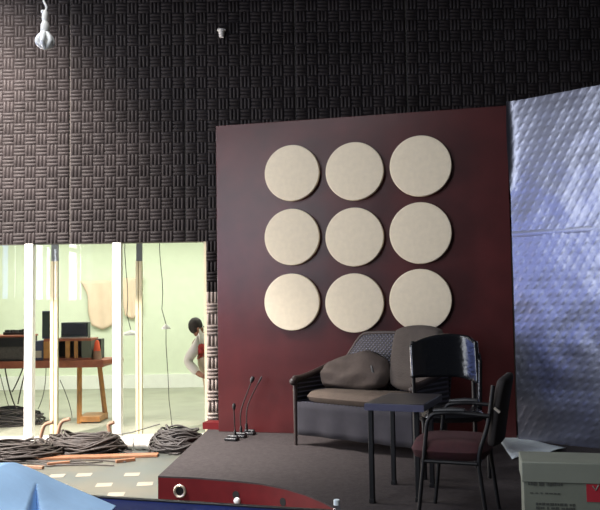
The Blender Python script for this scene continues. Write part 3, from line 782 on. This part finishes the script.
glint(131, 335, 10.4, .13, 'wider white disc imitating a ceiling-light reflection between white post and cream post')

# ------------------------------------------------------------------ person behind the glass
PY = 10.9
h0 = P(198, 329, PY)                    # head centre
base = Vector((h0.x + .1, PY, 0))
pr = thing('person', 'person in white top and red waistcoat bending forward behind the glass edge', 'person', base)
def skinned(name, verts, edges, m, parent, sub=2):
    me = bpy.data.meshes.new(name); me.from_pydata([v[0] for v in verts], edges, []); me.materials.append(m)
    o = bpy.data.objects.new(name, me); C.objects.link(o); o.parent = parent
    md = o.modifiers.new('skin', 'SKIN'); md.use_smooth_shade = True
    for i, v in enumerate(verts):
        me.skin_vertices[0].data[i].radius = v[1] if isinstance(v[1], tuple) else (v[1], v[1]); me.skin_vertices[0].data[i].use_root = i == 0
    s_ = o.modifiers.new('sub', 'SUBSURF'); s_.levels = sub; s_.render_levels = sub
    return o
hz = h0.z; hx = h0.x - base.x
# leaning figure, facing right (+x); pelvis at the base, shoulders forward-left of it
V = [((.02, 0, .78), (.15, .13)), ((-.02, 0, .95), (.15, .12)), ((-.07, 0, 1.12), (.17, .13)), ((-.1, 0, hz - .22), (.12, .1)), ((-.1, 0, hz - .13), .05), ((hx, 0, hz - .03), (.085, .085)), ((hx + .01, 0, hz + .05), (.08, .08)),
     ((-.1, -.17, hz - .24), .06), ((-.23, -.2, hz - .42), .05), ((-.06, -.28, hz - .58), .04), ((.02, -.29, hz - .62), .032),
     ((-.1, .17, hz - .24), .06), ((.0, .22, hz - .48), .05), ((.18, .2, hz - .5), .038), ((.26, .18, hz - .5), .03),
     ((.05, -.1, .72), .095), ((.08, -.11, .42), .07), ((.06, -.11, .09), .045), ((.17, -.12, .045), .04),
     ((.05, .1, .72), .095), ((.1, .11, .42), .07), ((.08, .11, .09), .045), ((.19, .12, .045), .04)]
E = [(0, 1), (1, 2), (2, 3), (3, 4), (4, 5), (5, 6), (3, 7), (7, 8), (8, 9), (9, 10), (3, 11), (11, 12), (12, 13), (13, 14), (0, 15), (15, 16), (16, 17), (17, 18), (0, 19), (19, 20), (20, 21), (21, 22)]
skinned('body', V, E, M['skin'], pr)
for w_, dr, sd in ((Vector((.02, -.29, hz - .62)), Vector((.9, .25, -.35)).normalized(), Vector((.2, .3, 1)).normalized()), (Vector((.26, .18, hz - .5)), Vector((1, 0, -.15)).normalized(), Vector((0, 1, 0)))):
    hb = MB()
    up_ = dr.cross(sd)
    hb.tube([w_ - dr * .01, w_ + dr * .05, w_ + dr * .085], [.026, .034, .03], 10)
    for k, ln in enumerate((.062, .074, .078, .066)):
        a_ = w_ + dr * .08 + sd * (.03 - .02 * k)
        hb.tube([a_, a_ + dr * ln * .5, a_ + dr * ln * .8 + up_ * .015, a_ + dr * ln * .9 + up_ * .035], [.0095, .009, .0085, .007], 8)
    a_ = w_ + dr * .03 + sd * .03
    hb.tube([a_, a_ + dr * .03 + sd * .025, a_ + dr * .06 + sd * .028], [.012, .0105, .008], 8)
    hb.build('hand', M['skin'], pr, smooth=80)
inc = lambda r, k: (r[0] + k, r[1] + k) if isinstance(r, tuple) else r + k
skinned('shirt', [(V[i][0], inc(V[i][1], .02)) for i in (1, 2, 3, 7, 8, 9, 11, 12)], [(0, 1), (1, 2), (2, 3), (3, 4), (4, 5), (2, 6), (6, 7)], M['shirt'], pr)
skinned('waistcoat', [((-.03, -.03, .9), (.175, .17)), ((-.08, -.04, 1.04), (.2, .19)), ((-.09, -.04, hz - .36), (.18, .19))], [(0, 1), (1, 2)], M['redshirt'], pr)
skinned('trousers', [(V[i][0], inc(V[i][1], .018)) for i in (0, 1, 15, 16, 17, 19, 20, 21)], [(0, 1), (0, 2), (2, 3), (3, 4), (0, 5), (5, 6), (6, 7)], M['trousers'], pr)
b = MB(); b.sphere((hx - .035, 0, hz + .045), .115, 14, (.86, .92, 1.0)); b.build('hair', M['hair'], pr)
for y in (-.098, .098): b = MB(); b.sphere((hx + .015, y, hz), .03, 8, (.6, .4, 1.0)); b.build('ear', M['skin'], pr)
b = MB(); b.tube([(hx + .085, 0, hz + .035), (hx + .112, 0, hz - .005), (hx + .09, 0, hz - .012)], [.01, .017, .012], 8); b.build('nose', M['skin'], pr, smooth=80)
for y in (-.034, .034): b = MB(); b.sphere((hx + .082, y, hz + .03), .011, 8); b.build('eye', M['hair'], pr)
b = MB(); b.tube([(hx + .08, -.025, hz - .045), (hx + .09, 0, hz - .047), (hx + .08, .025, hz - .045)], .006, 6); b.build('mouth', M['redshirt'], pr)

# ------------------------------------------------------------------ light
def area(name, loc, rot, sx, sy, power, col):
    l = bpy.data.lights.new(name, 'AREA'); l.shape = 'RECTANGLE'; l.size = sx; l.size_y = sy; l.energy = power; l.color = col
    o = bpy.data.objects.new(name, l); C.objects.link(o); o.location = loc; o.rotation_euler = rot; return o
for i, (y0, y1) in enumerate(wins):
    kk = (2.6, 2.2, .15, .09)[i]
    area('window_daylight', (LX - .35, (y0 + y1) / 2, (3.06 + zt) / 2), (0, -PI / 2, 0), zt - 3.06, y1 - y0, 66 * kk, (.93, .96, 1))
    area('window_daylight', (LX - .35, (y0 + y1) / 2, (zb + 3.0) / 2), (0, -PI / 2, 0), 3.0 - zb, y1 - y0, (44 if i < 2 else 300) * kk, (.24, .34, 1) if i > 1 else (.85, .9, 1))
area('door_daylight', (LX - .4, (DY0 + DY1) / 2, DZ / 2), (0, -PI / 2, 0), DZ, DY1 - DY0, 380, (1, .9, .82))
area('skylight_and_fill', (-2.4, 2.0, 6.35), (0, 0, 0), 2.4, 2.4, 230, (.95, .97, 1))  # extra skylight, added to brighten the blue cloth and hanging bulb
area('skylight_and_fill', (-4.5, 7.2, 6.35), (0, 0, 0), 1.4, 2.2, 300, (.97, .97, 1))
for y in (11.6, 14.0):
    area('ceiling_tube', (-3.0, y, 3.25), (0, 0, 0), 7, .5, 165, (1, 1, .88))
def spot(name, loc, aim, power, size, blend, col, rad=.25):
    l = bpy.data.lights.new(name, 'SPOT'); l.energy = power; l.spot_size = math.radians(size); l.spot_blend = blend; l.color = col; l.shadow_soft_size = rad
    o = bpy.data.objects.new(name, l); C.objects.link(o); o.location = loc
    o.rotation_euler = (Vector(aim) - Vector(loc)).to_track_quat('-Z', 'Y').to_euler(); return o
spot('stage_fill_spot', (-3.9, 6.2, 5.6), (-1.45, 7.4, .4), 7000, 42, 1, (1, .93, .88), .8)  # added unseen spot, lightens stage left, cables and lower board
spot('wall_fill_spot', (-4.4, 6.3, 5.8), (-4.3, 9.2, 2.9), 5400, 80, 1, (1, .87, .77))  # added unseen spot, washes the left of the foam wall
wd_ = bpy.data.worlds.new('world'); S.world = wd_; wd_.use_nodes = True
bg = wd_.node_tree.nodes['Background']; bg.inputs[0].default_value = (.5, .6, .8, 1); bg.inputs[1].default_value = .35

S.view_settings.view_transform = 'Standard'; S.view_settings.look = 'None'; S.view_settings.exposure = 0; S.view_settings.gamma = 1
S.view_settings.use_curve_mapping = False
